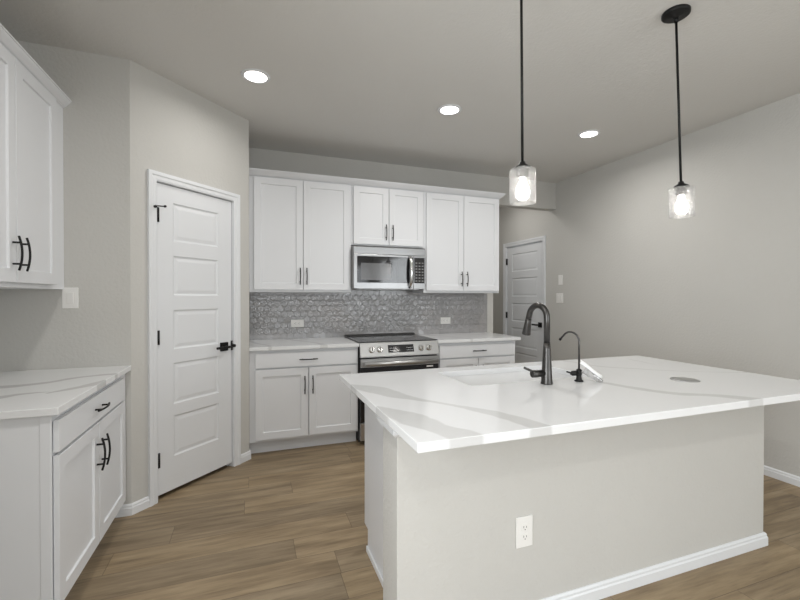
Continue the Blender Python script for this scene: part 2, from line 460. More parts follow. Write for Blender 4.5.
# baseboards: two-step profile (out, up)
BP = [(0, 0), (.014, 0), (.014, .044), (.010, .050), (.010, .060), (.004, .068), (0, .068)]
def baseboard(name, runs, prof=BP):
    """runs: lists of (x, y) floor points, the room on the right-hand side of travel; mitred at bends"""
    mb = MB()
    for pts in runs:
        P = [Vector((p[0], p[1])) for p in pts]; n = len(P); rings = []
        for i in range(n):
            ds = []
            if i > 0: ds.append((P[i]-P[i-1]).normalized())
            if i < n-1: ds.append((P[i+1]-P[i]).normalized())
            ns = [Vector((d.y, -d.x)) for d in ds]
            nn = ns[0] if len(ns) == 1 else (ns[0]+ns[1]) / (1 + ns[0].dot(ns[1]))
            rings.append([(P[i].x+nn.x*o, P[i].y+nn.y*o, h) for (o, h) in prof])
        k = len(prof); vs = [v for r in rings for v in r]; fs = []
        for i in range(n-1):
            for j in range(k): fs.append((i*k+j, i*k+(j+1) % k, (i+1)*k+(j+1) % k, (i+1)*k+j))
        fs += [tuple(range(k)), tuple(range(len(vs)-1, len(vs)-k-1, -1))]
        mb.add(vs, fs)
    return mb
def dpt(d): return (PA.x + D.x*d, PA.y + D.y*d)
struct('baseboard_pantry', baseboard('b', [[(PA.x-.095, YE), (PA.x, YE), dpt(.108)], [dpt(.853), (PB.x, PB.y), (PB.x, PB.y+.07)]]), M_TRIM)
struct('baseboard_right', baseboard('b', [[(XR, HY0-.06), (XR, YREAR)], [(XR, YHALL), (XR, HY1+.06)]]), M_TRIM)
struct('baseboard_back', baseboard('b', [[(2.60, YB), (HALL_X, YB), (HALL_X, YHALL), (XR, YHALL)]]), M_TRIM)
struct('baseboard_left', baseboard('b', [[(XL, YREAR), (XL, .80)], [(XL, .92), (XL, 1.92)]]), M_TRIM)

# ------------------------------------------------------------------ panelled doors
def panel_leaf(w, h, t, xl, xr, panels):
    """five-panel moulded leaf, front at y=0 facing -y, panels given as (z0, z1)"""
    mb = MB()
    def quad(x0, x1, z0, z1): mb.add([(x0,0,z0),(x1,0,z0),(x1,0,z1),(x0,0,z1)], [(0,1,2,3)])
    quad(0, xl, 0, h); quad(xr, w, 0, h)
    zs = [0] + [z for p in sorted(panels) for z in p] + [h]
    for i in range(0, len(zs), 2): quad(xl, xr, zs[i], zs[i+1])
    for (a, b) in panels:
        rings = []
        for ins, dep in ((0, 0), (.003, .004), (.010, .007), (.015, .007), (.036, .003)):
            rings += [(xl+ins, dep, a+ins), (xr-ins, dep, a+ins), (xr-ins, dep, b-ins), (xl+ins, dep, b-ins)]
        fs = [(r*4+i, r*4+(i+1) % 4, r*4+4+(i+1) % 4, r*4+4+i) for r in range(4) for i in range(4)] + [(16, 17, 18, 19)]
        mb.add(rings, fs)
    mb.add([(0,0,0),(w,0,0),(w,0,h),(0,0,h),(0,t,0),(w,t,0),(w,t,h),(0,t,h)], [(4,7,6,5),(0,1,5,4),(1,2,6,5),(2,3,7,6),(3,0,4,7)])
    return mb
def casing(mb, x0, x1, top, cw=.058):
    """door casing with a stepped profile, wall plane at y=0, room on -y; x0,x1,top = inner edges"""
    prof = [(0, 0), (0, -.010), (.012, -.013), (.030, -.013), (.036, -.018), (cw, -.018), (cw, 0)]
    k = len(prof); vs = []
    for (bx, bz, sx, sz) in ((x0, 0, -1, 0), (x0, top, -1, 1), (x1, top, 1, 1), (x1, 0, 1, 0)):
        vs += [(bx + sx*o, y, bz + sz*o) for (o, y) in prof]
    fs = [(i*k+j, i*k+(j+1) % k, (i+1)*k+(j+1) % k, (i+1)*k+j) for i in range(3) for j in range(k)]
    fs += [tuple(range(k)), tuple(range(4*k-1, 3*k-1, -1))]
    mb.add(vs, fs)
    return mb
def hinge_mb(x, z, h=.092):
    mb = MB(); mb.tube([(x, -.010, z-h/2), (x, -.010, z+h/2)], .0085, 10)
    mb.box(x-.004, x+.014, -.004, .003, z-h/2, z+h/2)
    return mb

PANELS = [(.256, .528), (.609, .885), (.978, 1.243), (1.341, 1.608), (1.706, 1.961)]
# pantry door: local x along the wall, -y into the room
d1 = bpy.data.objects.new('door_1', None); COL.objects.link(d1)
d1.location = PA; d1.rotation_euler = (0, 0, PI/4); tag(d1, 'white five-panel pantry door in the angled wall beside the left cabinets', None, None, 'structure')
struct('door_casing', casing(MB(), .163, .790, 2.080), M_TRIM, d1)
struct('door_jamb', MB().box(.1505, .1665, 0, T, 0, 2.0775).box(.7865, .8025, 0, T, 0, 2.0775).box(.1505, .8025, 0, T, 2.0775, 2.0915)
       .box(.1665, .178, .05, .062, 0, 2.066).box(.775, .7865, .05, .062, 0, 2.066).box(.1665, .7865, .05, .062, 2.066, 2.0775), M_TRIM, d1)
lf = panel_leaf(.614, 2.040, .036, .122, .490, [(a-.033, b-.033) for a, b in PANELS]).build('door_leaf', M_TRIM, d1, .0015, loc=(.1695, .010, .033))
for z in (.266, 1.067, 1.864):
    hinge_mb(.1735, z).build('hinge', M_BLACK, d1, loc=(0, .006, 0))
# hinge-pin door stop on the top hinge
MB().tube([(.132, -.036, 1.905), (.166, -.012, 1.918), (.196, -.034, 1.918)], .004, 8).lathe([(0, 0), (.008, 0), (.008, .010), (0, .010)], (.197, -.046, 1.918), 'y', 12).lathe([(0, 0), (.009, 0), (.009, .012), (0, .012)], (.132, -.046, 1.905), 'y', 12).build('door_stop', M_BLACK, d1)
# black lever on a square rose
hd = MB().box(.672, .738, -.006, .0099, .918, .984).build('handle_rose', M_BLACK, d1, .002)
MB().tube([(.705, -.006, .951), (.705, -.045, .951)], .010, 14).box(.592, .716, -.056, -.044, .942, .960).build('lever', M_BLACK, hd, .003)
MB().box(.771, .787, .0002, .004, .915, .990).lathe([(.0, -.03), (.012, -.03), (.012, 0)], (.779, .0, .952), 'y', 12).build('strike_plate', M_BLACK, d1)

# hall door in the right wall: local x runs towards the camera, -y into the hall
d2 = bpy.data.objects.new('door_2', None); COL.objects.link(d2)
d2.location = (XR, 5.335, 0); d2.rotation_euler = (0, 0, -PI/2); tag(d2, 'white five-panel door in the hall beyond the kitchen', None, None, 'structure')
WO = HY1 - HY0
struct('door_casing', casing(MB(), .014, WO-.014, 2.078), M_TRIM, d2)
struct('door_jamb', MB().box(.0005, .0165, 0, T, 0, 2.0755).box(WO-.0165, WO-.0005, 0, T, 0, 2.0755).box(.0005, WO-.0005, 0, T, 2.0755, 2.0895), M_TRIM, d2)
panel_leaf(WO-.040, 2.045, .036, .125, WO-.165, [(a-.024, b-.024) for a, b in PANELS]).build('door_leaf', M_TRIM, d2, .0015, loc=(.020, .012, .024))
for z in (.28, 1.06, 1.86):
    hinge_mb(.0185, z).build('hinge', M_BLACK, d2, loc=(0, .008, 0))
hd = MB().box(WO-.102, WO-.036, -.006, .0119, .925, .991).build('handle_rose', M_BLACK, d2, .002)
MB().tube([(WO-.069, -.006, .958), (WO-.069, -.045, .958)], .010, 14).box(WO-.175, WO-.057, -.056, -.044, .948, .968).build('lever', M_BLACK, hd, .003)

# ------------------------------------------------------------------ cabinets
def shaker(w, h, t=.019, fw=.060, rec=.009):
    mb = MB()
    o = [(0,0,0),(w,0,0),(w,0,h),(0,0,h)]
    i1 = [(fw,0,fw),(w-fw,0,fw),(w-fw,0,h-fw),(fw,0,h-fw)]
    e = .002
    i2 = [(fw+e,rec,fw+e),(w-fw-e,rec,fw+e),(w-fw-e,rec,h-fw-e),(fw+e,rec,h-fw-e)]
    bk = [(x, t, z) for (x, _, z) in o]
    vs = o + i1 + i2 + bk; fs = []
    for a, b in ((0, 4), (4, 8)): fs += [(a+k, a+(k+1) % 4, b+(k+1) % 4, b+k) for k in range(4)]
    fs += [(8,9,10,11), (15,14,13,12)] + [(k, 12+k, 12+(k+1) % 4, (k+1) % 4) for k in range(4)]
    return mb.add(vs, fs)
def pull(vertical=True, L=.155, cc=.096):
    """bowed bar pull on two posts, at origin on the door face, projecting to -y"""
    mb = MB(); pts = []; rs = []
    for i in range(15):
        s = -1 + 2*i/14
        y = -.034 + .012*s*s
        pts.append((0, y, s*L/2) if vertical else (s*L/2, y, 0)); rs.append(.0048)
    mb.tube(pts, rs, 10)
    for s in (-1, 1):
        c = s*cc/2
        yy = -.034 + .012*(cc/L)**2
        mb.tube([(0, .0, c), (0, yy, c)] if vertical else [(c, 0, 0), (c, yy, 0)], .0045, 10)
    return mb
def add_door(cab, x0, x1, z0, z1, yf, hx, hz, L=.155):
    d = shaker(x1-x0, z1-z0).build('door', M_CAB, cab, .0012, loc=(x0, yf-.022, z0))
    if hx is not None:
        pull(True, L).build('handle', M_BLACK, d, loc=(hx-x0, 0, hz-z0))
    return d
def add_drawer(cab, x0, x1, z0, z1, yf):
    d = MB().box(0, x1-x0, 0, .019, 0, z1-z0).build('drawer', M_CAB, cab, .0016, loc=(x0, yf-.022, z0))
    pull(False).build('handle', M_BLACK, d, loc=((x1-x0)/2, 0, (z1-z0)/2))
    return d
def base_cabinet(name, label, loc, rz, w, doors, drawer, xa=0):
    """front frame at local y=-.61, back at y=0"""
    c = thing(name, label, 'cabinet', loc, rz, None)
    MB().box(xa, w, -.61, -.002, .114, .8835).build('body', M_CAB, c, .001)
    MB().box(xa, w, -.535, -.50, 0, .1138).build('toe_kick', M_CAB, c)
    add_drawer(c, drawer[0], drawer[1], .735, .858, -.61)
    for (a, b, hx) in doors: add_door(c, a, b, .135, .722, -.61, hx, .577)
    return c
def wall_cabinet(name, label, loc, rz, w, z0, z1, doors, dz0, dz1, hz, depth=.305, xa=0):
    c = thing(name, label, 'cabinet', loc, rz, None)
    MB().box(xa, w, -depth, -.0005, z0, z1).build('body', M_CAB, c, .001)
    for (a, b, hx) in doors: add_door(c, a, b, dz0, dz1, -depth, hx, hz)
    return c

X0 = PB.x + .0024   # cabinets start against the pantry side wall
base_cabinet('base_cabinet', 'white two-door base cabinet with one drawer, left of the range', (0, YB, 0), 0, .913,
             [(.034, .466, .436), (.474, .902, .504)], (.036, .900), xa=-.0114)
base_cabinet('base_cabinet', 'white base cabinet with a drawer at right of the range, by the hall', (1.698, YB, 0), 0, .896,
             [(.022, .444, .41), (.450, .880, .49)], (.018, .884))
wall_cabinet('upper_cabinet', 'tall white wall cabinet left of the microwave, against the pantry corner', (0, YB, 0), 0, .922, 1.375, 2.44,
             [(.028, .459, .432), (.464, .905, .492)], 1.398, 2.412, 1.523, xa=-.0114)
wall_cabinet('upper_cabinet', 'short white wall cabinet directly above the microwave', (.924, YB, 0), 0, .760, 1.838, 2.44,
             [(.018, .376, .345), (.382, .746, .414)], 1.850, 2.412, 1.972)
wall_cabinet('upper_cabinet', 'tall white wall cabinet right of the microwave, nearest the hall door', (1.686, YB, 0), 0, .910, 1.375, 2.44,
             [(.026, .457, .428), (.463, .899, .494)], 1.398, 2.412, 1.523)
# left run, fronts facing +x
base_cabinet('base_cabinet', 'white base cabinet under the left counter, drawer above two doors', (XL+.007, 1.928, 0), PI/2, .992,
             [(.006, .449, .417), (.455, .896, .488)], (.006, .890))
bl = [o for o in COL.objects if o.name.startswith('base_cabinet') and abs(o.location.x - XL) < .02][0]
MB().box(-.006, -.0002, -.612, -.576, .0, .8835).build('end_stile', M_CAB, bl, .001)
MB().box(-.003, -.0002, -.5755, -.002, .0, .8835).build('end_panel', M_CAB, bl)
wall_cabinet('upper_cabinet', 'white wall cabinet high on the left above the side counter', (XL+.001, 1.93, 0), PI/2, .993, 1.375, 2.44,
             [(.010, .424, .392), (.430, .842, .462)], 1.398, 2.412, 1.528, depth=.312)

# crown mouldings
CP = [(0, 2.4185), (.006, 2.4185), (.010, 2.424), (.018, 2.428), (.042, 2.454), (.048, 2.463), (.054, 2.465), (.054, 2.474), (0, 2.474)]
CPL = [(o*.76, 2.474 - (2.474-z)*.88) for o, z in CP]
def crown(pts, seg, label, CP=CP):
    """one straight length of a mitred run"""
    full = baseboard('c', [pts], CP); k = len(CP); mb = MB()
    vs = full.v[seg*k:(seg+2)*k]
    mb.add(vs, [(j, (j+1) % k, k+(j+1) % k, k+j) for j in range(k)] + [tuple(range(k)), tuple(range(2*k-1, k-1, -1))])
    return tag(mb.build('crown_molding', M_CAB, None, .0006), label, 'crown molding')
run = [(X0-.001, YB-.3058), (2.597, YB-.3058), (2.597, YB-.001)]
crown(run, 0, 'white crown molding along the tops of the back wall cabinets')
crown(run, 1, 'short end piece of white crown molding on the hall side of the tall cabinet')
crown([(XL+.3138, 1.93), (XL+.3138, YE-.001)], 0, 'white crown molding topping the wall cabinet at far left', CPL)

# ------------------------------------------------------------------ countertops
def slab(name, x0, x1, y0, y1, mat, z0=.884, z1=.914):
    return MB().box(x0, x1, y0, y1, z0, z1).build(name, mat, None, .0025)
tag(slab('countertop', X0-.0015, .917, YB-.648, YB-.0005, M_Q_BACK), 'white veined quartz countertop left of the range', 'countertop')
tag(slab('countertop', 1.695, 2.641, YB-.648, YB-.0005, M_Q_BACK), 'white veined quartz countertop right of the range, by the hall', 'countertop')
tag(slab('countertop', XL+.0005, -.686, 1.906, YE-.0005, M_Q_LEFT), 'white quartz countertop with grey veins on the left side cabinet', 'countertop')

def slab_hole(x0, x1, y0, y1, hx0, hx1, hy0, hy1, z0, z1, r=.02, n=4):
    """slab with a rounded rectangular cut-out"""
    bm = bmesh.new()
    mb = MB()
    hole = []
    for (cx, cy, a0) in ((hx1-r, hy1-r, 0), (hx0+r, hy1-r, PI/2), (hx0+r, hy0+r, PI), (hx1-r, hy0+r, 3*PI/2)):
        hole.append([(cx + r*math.cos(a0+PI/2*i/n), cy + r*math.sin(a0+PI/2*i/n)) for i in range(n+1)])
    out = [(x1, y1), (x0, y1), (x0, y0), (x1, y0)]
    for z, flip in ((z1, False), (z0, True)):
        for q in range(4):
            c = hole[q]; nq = hole[(q+1) % 4]
            for i in range(n):
                mb.add([(*out[q], z), (*c[i], z), (*c[i+1], z)], [(0, 1, 2)])
            mb.add([(*out[q], z), (*c[n], z), (*nq[0], z), (*out[(q+1) % 4], z)], [(0, 1, 2, 3)])
    ring = [p for c in hole for p in c]; k = len(ring)
    mb.add([(*p, z1) for p in ring] + [(*p, z0) for p in ring], [(i, (i+1) % k, k+(i+1) % k, k+i) for i in range(k)])
    mb.add([(*p, z1) for p in out] + [(*p, z0) for p in out], [(i, (i+1) % 4, 4+(i+1) % 4, 4+i) for i in range(4)])
    return mb
IX0, IX1, IY0, IY1 = .450, 2.612, 1.092, 2.206
SK = (.975, 1.70, 1.712, 2.085)   # sink cut-out
tag(slab_hole(IX0, IX1, IY0, IY1, *SK, .884, .914).build('countertop', M_Q_ISLAND, None, .0025), 'large white quartz island countertop with bold grey veins', 'countertop')

# undermount sink
sx0, sx1, sy0, sy1 = SK; e = .006; g = .012
sk = MB()
def rrect(x0, x1, y0, y1, r, n=5):
    out = []
    for (cx, cy, a0) in ((x1-r, y1-r, 0), (x0+r, y1-r, PI/2), (x0+r, y0+r, PI), (x1-r, y0+r, 3*PI/2)):
        out += [(cx + r*math.cos(a0+PI/2*i/n), cy + r*math.sin(a0+PI/2*i/n)) for i in range(n+1)]
    return out
rings = [(rrect(sx0-.02, sx1+.02, sy0-.02, sy1+.02, .03), .8832), (rrect(sx0-e, sx1+e, sy0-e, sy1+e, .025), .8832), (rrect(sx0-e+.004, sx1+e-.004, sy0-e+.004, sy1+e-.004, .028), .70),
         (rrect(sx0+.03, sx1-.03, sy0+.03, sy1-.03, .03), .672)]
vs = [(*p, z) for r, z in rings for p in r]; k = len(rings[0][0])
fs = [(i*k+j, i*k+(j+1) % k, (i+1)*k+(j+1) % k, (i+1)*k+j) for i in range(3) for j in range(k)] + [tuple(3*k+j for j in range(k))]
sk.add(vs, fs, False)
so = thing('kitchen_sink', 'white undermount sink set in the island countertop behind the dark faucet', 'sink', ((sx0+sx1)/2, (sy0+sy1)/2, .67))
bo = sk.build('basin', M_SINK, so, loc=(-(sx0+sx1)/2, -(sy0+sy1)/2, -.67))
sd = bo.modifiers.new('thickness', 'SOLIDIFY'); sd.thickness = .004; sd.offset = -1
MB().lathe([(0, .0), (.042, .0), (.045, .004), (.03, .005), (.0, .003)], (0, 0, .003), 'z', 24).build('drain', M_STEEL, so)

# ------------------------------------------------------------------ island
WX0, WX1, WY0, WY1 = .5015, 2.597, 1.414, 1.588
struct('wall_island', MB().box(WX0, WX1, WY0, WY1, 0, .8835), M_WALL, None, .004)
struct('trim_1', baseboard('t', [[(WX0, WY1), (WX0, WY0), (WX1, WY0), (WX1, WY1)]],
       [(0, .826), (.012, .826), (.024, .838), (.024, .872), (.018, .8834), (0, .8834)]), M_TRIM)
struct('baseboard_island', baseboard('b', [[(WX0, WY0), (WX1, WY0), (WX1, WY1)]]), M_TRIM)
ic = thing('island_cabinet', 'white cabinet run under the island countertop, behind the half wall', 'cabinet', (.576, 1.60, 0))
CX1 = 2.56 - .576
MB().box(0, .018, -.011, .549, .114, .8835).box(0, .018, -.011, .485, 0, .114).build('side_panel', M_CAB, ic, .001)
MB().box(CX1-.018, CX1, -.011, .549, .114, .8835).box(CX1-.018, CX1, -.011, .485, 0, .114).build('side_panel', M_CAB, ic, .001)
MB().box(.0185, CX1-.0185, .0, .548, .115, .133).build('bottom_panel', M_CAB, ic)
MB().box(.0185, CX1-.0185, .475, .485, 0, .1145).build('toe_kick', M_CAB, ic)
MB().box(-.010, -.0002, -.010, .485, 0, .030).build('shoe_molding', M_TRIM, ic, .003)
ff = MB()
xs = [.0185, .5, 1.13, 1.56, CX1-.0185]
ff.box(.0185, CX1-.0185, .5302, .549, .1335, .16).box(.0185, CX1-.0185, .5302, .549, .855, .8835)
for x in xs: ff.box(min(max(x-.02, .0185), CX1-.0585), min(max(x-.02, .0185), CX1-.0585)+.04, .5302, .549, .1605, .8545)
ff.build('face_frame', M_CAB, ic)
for i in range(4):
    a, b = xs[i]+.006, xs[i+1]-.006
    d = shaker(b-a, .72).build('door', M_CAB, ic, .0012, loc=(b, .5685, .14)); d.rotation_euler = (0, 0, PI)
    pull(True).build('handle', M_BLACK, d, loc=(.03 if i % 2 else b-a-.03, 0, .60))

# ------------------------------------------------------------------ backsplash tiles (one continuous tiled surface)
def clip(poly, ax, lim, keep_less):
    out = []
    for i in range(len(poly)):
        p, q = poly[i], poly[(i+1) % len(poly)]
        ip = (p[ax] <= lim) == keep_less; iq = (q[ax] <= lim) == keep_less
        if ip: out.append(p)
        if ip != iq:
            t = (lim-p[ax])/(q[ax]-p[ax]); out.append(tuple(p[j]+(q[j]-p[j])*t for j in (0, 1)))
    return out
bs = thing('backsplash', 'grey hexagon mosaic tile backsplash behind the range', 'backsplash', (1.31, YB, .914))
BX0, BX1, BZ0, BZ1 = X0-.001, 2.636, .9145, 1.3745
MB().box(BX0-1.31, BX1-1.31, -.004, -.0003, BZ0-.914, BZ1-.914).box(.926-1.31, 1.682-1.31, -.004, -.0003, BZ1-.914, 1.405-.914).build('grout', M_GROUT, bs)
tm = MB(); R = .037; gap = .0009
dx = R*math.sqrt(3); dz = R*1.5
for r in range(-1, 11):
    for c in range(-1, 46):
        cx = BX0 + c*dx + (dx/2 if r % 2 else 0); cz = BZ0 + .02 + r*dz
        zt = 1.405 if .962 < cx < 1.650 else BZ1
        tx, tz = random.uniform(-1, 1)*.045, random.uniform(-1, 1)*.045
        rings = []
        for (rr, yy) in ((R/math.cos(0)-gap, -.004), (R-gap-.0014, -.0049), (R*.68, -.0073), (R*.56, -.0064), (R*.34, -.0070)):
            h = [(cx + rr*math.sin(PI/3*i), cz + rr*math.cos(PI/3*i)) for i in range(6)]
            rings.append((h, yy))
        full = all(BX0 <= p[0] <= BX1 and BZ0 <= p[1] <= zt for p in rings[0][0])
        Y = lambda p, yy: yy + (0 if yy > -.0045 else (p[0]-cx)*tx + (p[1]-cz)*tz)
        if full:
            # bevelled rim, then a fan of slightly uneven facets (hand-pressed glass)
            vs = [(p[0]-1.31, Y(p, yy), p[1]-.914) for h, yy in rings[:2] for p in h]
            for q in range(12):
                a_ = PI/6*q; rr = R*.66*(1 if q % 2 == 0 else .9); p = (cx + rr*math.sin(a_), cz + rr*math.cos(a_))
                vs.append((p[0]-1.31, Y(p, -.0058) + random.uniform(-.0009, .0009), p[1]-.914))
            for q in range(6):
                a_ = PI/3*q + PI/6; p = (cx + R*.34*math.sin(a_), cz + R*.34*math.cos(a_))
                vs.append((p[0]-1.31, Y(p, -.0058) + random.uniform(-.0009, .0009), p[1]-.914))
            vs.append((cx-1.31, -.0058 + random.uniform(-.0009, .0009), cz-.914))
            fs = [(i, (i+1) % 6, 6+(i+1) % 6, 6+i) for i in range(6)]
            for i in range(6):
                o0, o1, n0, m0 = 6+i, 6+(i+1) % 6, 12+2*i, 12+2*i+1
                n1 = 12+(2*i+2) % 12; c0, c1 = 24+i, 24+(i+5) % 6
                fs += [(o0, m0, n0), (o0, o1, m0), (o1, n1, m0), (n0, m0, c0), (m0, n1, c0), (n0, c0, c1), (c0, c1, 30)]
            tm.add(vs, fs)
        else:
            h = rings[1][0]
            for ax, lim, kl in ((0, BX0, False), (0, BX1, True), (1, BZ0, False), (1, zt, True)):
                h = clip(h, ax, lim, kl) if h else h
            if len(h) >= 3:
                n = len(h)
                vs = [(p[0]-1.31, -.0042, p[1]-.914) for p in h] + [(p[0]-1.31, Y(p, -.0062), p[1]-.914) for p in h]
                tm.add(vs, [(i, (i+1) % n, n+(i+1) % n, n+i) for i in range(n)] + [tuple(n+i for i in range(n))])
tm.build('tile_field', M_TILE, bs)

# ------------------------------------------------------------------ range
RX0, RX1 = .9205, 1.6905; RW = RX1-RX0
rg = thing('kitchen_range', 'stainless slide-in electric range between the back base cabinets', 'range', (RX0, YB, 0))
MB().box(0, RW, -.625, -.02, .03, .9155).build('body', M_DARK, rg, .002)
MB().box(.01, RW-.01, -.58, -.05, 0, .0295).build('plinth', M_DARK, rg)
MB().box(-.0022, RW+.0022, -.640, -.03, .916, .924).build('cooktop', M_CERAM, rg, .002)
MB().prism([(-.062, .9242), (-.018, .9242), (-.018, .938), (-.050, .938)], 0, RW, 'x').build('rear_vent_trim', M_DARK, rg, .002)
cp0, cp1 = (-.640, .926), (-.682, .795)
MB().prism([(-.6255, .9155), (-.642, .9155), (-.648, .912), cp1, (-.682, .786), (-.6255, .786)], 0, RW, 'x').build('control_panel', M_STEEL, rg, .0015)
pd = Vector((0, -.648+.682, .912-.795)).normalized()       # up the sloping fascia
pn = Vector((0, -pd.z, pd.y))
def fascia(x, s, out): return Vector((x, -.682, .795)) + pd*s + pn*out
for i, (kx, ks) in enumerate(((.105, .060), (.182, .060), (RW-.182, .060), (RW-.105, .060))):
    q = fascia(kx, ks, .0005)
    kn = MB(); 
    kn.tube([q, q+pn*.006, q+pn*.006, q+pn*.024, q+pn*.028], [.029, .029, .0245, .0235, .021], 24)
    kb = kn.build('knob', M_CHROME, rg)
    q2 = q + pn*.0285
    MB().obox(q2, Vector((1,0,0)), pd, pn, (-.003, .003), (-.016, .018), (0, .002)).build('pointer', M_DARK, kb)
MB().obox(fascia(.262, 0, .0004), Vector((1,0,0)), pd, pn, (0, .252), (.028, .098), (0, .002)).build('display', M_BGLASS, rg, .001)
for x0 in (.278, .444):
    dg = MB()
    for i in range(10):
        dg.obox(fascia(x0 + (i % 5)*.0125, .045 + (i//5)*.022, .0026), Vector((1,0,0)), pd, pn, (0, .0055), (0, .003), (0, .0004))
    dg.build('display_marking', M_DIGIT, rg)
od = MB().box(.002, RW-.002, -.672, -.626, .205, .774).build('oven_door', M_BGLASS, rg, .003)
MB().box(.002, RW-.002, -.6765, -.6722, .698, .774).build('door_band', M_STEEL, od, .001)
hb = MB()
hb.tube([(.030, -.716, .732), (RW-.030, -.716, .732)], .0195, 18)
for x in (.05, RW-.05): hb.tube([(x, -.6755, .732), (x, -.716, .732)], .010, 12)
hb.build('handle', M_STEEL, od)
MB().box(RW-.128, RW-.060, -.6738, -.6722, .672, .684).build('sticker', M_PLATE, od)
MB().box(.002, RW-.002, -.672, -.626, .040, .198).build('drawer', M_STEEL, rg, .003)

# ------------------------------------------------------------------ over-the-range microwave
MX0, MX1 = .9245, 1.670; MW = MX1-MX0; MZ = 1.4115
mw = thing('microwave', 'stainless over-the-range microwave under the short wall cabinet', 'microwave', (MX0, YB, MZ))
MB().box(0, MW, -.372, -.002, 0, .412).build('body', M_GREY, mw, .002)
MB().prism([(-.3725, .335), (-.395, .335), (-.395, .402), (-.388, .4115), (-.3725, .4115)], 0, MW, 'x').build('top_band', M_STEEL_DIM, mw, .002)
dr = MB().box(0, .612, -.398, -.3725, 0, .333).build('door', M_STEEL_DIM, mw, .003)
MB().box(.034, .608, -.4004, -.3982, .058, .314).build('window', M_BGLASS, dr, .001)
MB().box(.070, .375, -.4012, -.4005, .085, .248).build('screen', M_MESH, dr)
hp = [(.572, -.4006, .020)] + bez((.572, -.405, .020), (.572, -.465, .07), (.572, -.465, .265), (.572, -.405, .322), 14) + [(.572, -.4006, .322)]
MB().tube(hp, .0165, 16).build('handle', M_CHROME, dr)
pn_ = MB().box(.6145, MW, -.398, -.3725, 0, .333).build('control_panel', M_STEEL_DIM, mw, .003)
MB().box(.622, MW-.012, -.4004, -.3982, .058, .314).build('keypad', M_BGLASS, pn_, .001)
kd = MB()
for r in range(7):
    for c in range(3):
        x = .634 + c*.034; z = .075 + r*.030
        kd.box(x, x+.020, -.4010, -.4004, z, z+.011)
kd.build('key_marking', simple('grey_key_print', (.22, .22, .22), .4), pn_)
MB().box(.05, MW-.05, -.34, -.08, -.004, -.0002).build('filter_grille', M_STEEL, mw)

# ------------------------------------------------------------------ outlets and switches
def plate(name, label, cat, loc, rz, w, h, kind, group=None):
    """plate against a wall at y=0 facing -y"""
    t = thing(name, label, cat, loc, rz, group)
    MB().box(-w/2, w/2, -.006, -.0003, -h/2, h/2).build('cover_plate', M_PLATE, t, .002)
    if kind == 'outlet_h' or kind == 'outlet_v':
        for s in (-1, 1):
            cx, cz = (s*.0195, 0) if kind == 'outlet_h' else (0, s*.0195)
            f = MB().box(cx-.015, cx+.015, -.0085, -.0061, cz-.0145, cz+.0145).build('receptacle', M_PLATE, t, .004)
            m = MB()
            if kind == 'outlet_v':
                m.box(cx-.0075, cx-.0055, -.0089, -.0086, cz-.002, cz+.007).box(cx+.0055, cx+.0075, -.0089, -.0086, cz-.002, cz+.006).box(cx-.002, cx+.002, -.0089, -.0086, cz-.010, cz-.006)
            else:
                m.box(cx-.002, cx+.007, -.0089, -.0086, cz-.0075, cz-.0055).box(cx-.002, cx+.006, -.0089, -.0086, cz+.0055, cz+.0075).box(cx-.010, cx-.006, -.0089, -.0086, cz-.002, cz+.002)
            m.build('slots', M_SLOT, f)
    else:
        for i in range(kind):
            cx = (i - (kind-1)/2)*.046
            MB().prism([(-.0061, -.033), (-.0085, -.033), (-.0115, .033), (-.0061, .033)], cx-.0165, cx+.0165, 'x').build('rocker', M_PLATE, t, .0008)
    return t
plate('wall_outlet', 'white horizontal outlet in the backsplash left of the range', 'outlet', (.440, YB-.009, 1.066), 0, .125, .075, 'outlet_h')
plate('wall_outlet', 'white horizontal outlet in the backsplash right of the range', 'outlet', (2.085, YB-.009, 1.062), 0, .125, .075, 'outlet_h')
plate('wall_outlet', 'white vertical outlet low on the island half wall', 'outlet', (1.054, WY0, .371), 0, .080, .125, 'outlet_v')
plate('light_switch', 'white switch plate under the left wall cabinet, near the pantry corner', 'switch', (-.990, YE, 1.325), 0, .078, .122, 1)
plate('light_switch', 'double switch plate, lower of the two plates beside the hall door', 'switch', (XR, 4.170, 1.318), -PI/2, .118, .122, 2)
th = thing('wall_control', 'small white plate above the double switch beside the hall door', 'wall control', (XR, 4.155, 1.545), -PI/2)
MB().box(-.036, .036, -.007, -.0003, -.060, .060).build('cover_plate', M_PLATE, th, .002)
MB().prism([(-.0071, -.033), (-.0095, -.033), (-.0122, .033), (-.0071, .033)], -.0165, .0165, 'x').build('rocker', M_PLATE, th, .0008)

# ------------------------------------------------------------------ faucets on the island
FX, FY = 1.346, 1.632
fa = thing('kitchen_faucet', 'tall dark pull-down kitchen faucet arching over the island sink', 'faucet', (FX, FY, .9142))
MB().lathe([(0, 0), (.0285, 0), (.0285, .006), (.0265, .010), (.0225, .085), (.0178, .165), (.0156, .200), (0, .200)], (0, 0, 0), 'z', 28).build('base', M_BRONZE, fa)
sd_ = Vector((-.10, 1.0, 0)).normalized()
arc = [Vector((0, 0, .198)), Vector((0, 0, .31))]
rad = .060
for i in range(1, 15):
    a = PI*i/15*1.0
    arc.append(sd_*(rad - rad*math.cos(a)) + Z3*(.318 + rad*math.sin(a)))
arc.append(sd_*(2*rad+.006) + Z3*.305)
MB().tube(arc, .0150, 18).build('spout', M_BRONZE, fa)
e0 = arc[-1]; dn = (sd_*.20 - Z3).normalized()
MB().tube([e0 - dn*.005, e0 + dn*.015, e0 + dn*.076, e0 + dn*.080], [.0154, .0160, .0220, .0205], 20).build('spray_head', M_BRONZE, fa)
hl = Vector((-1, .02, 0)).normalized()
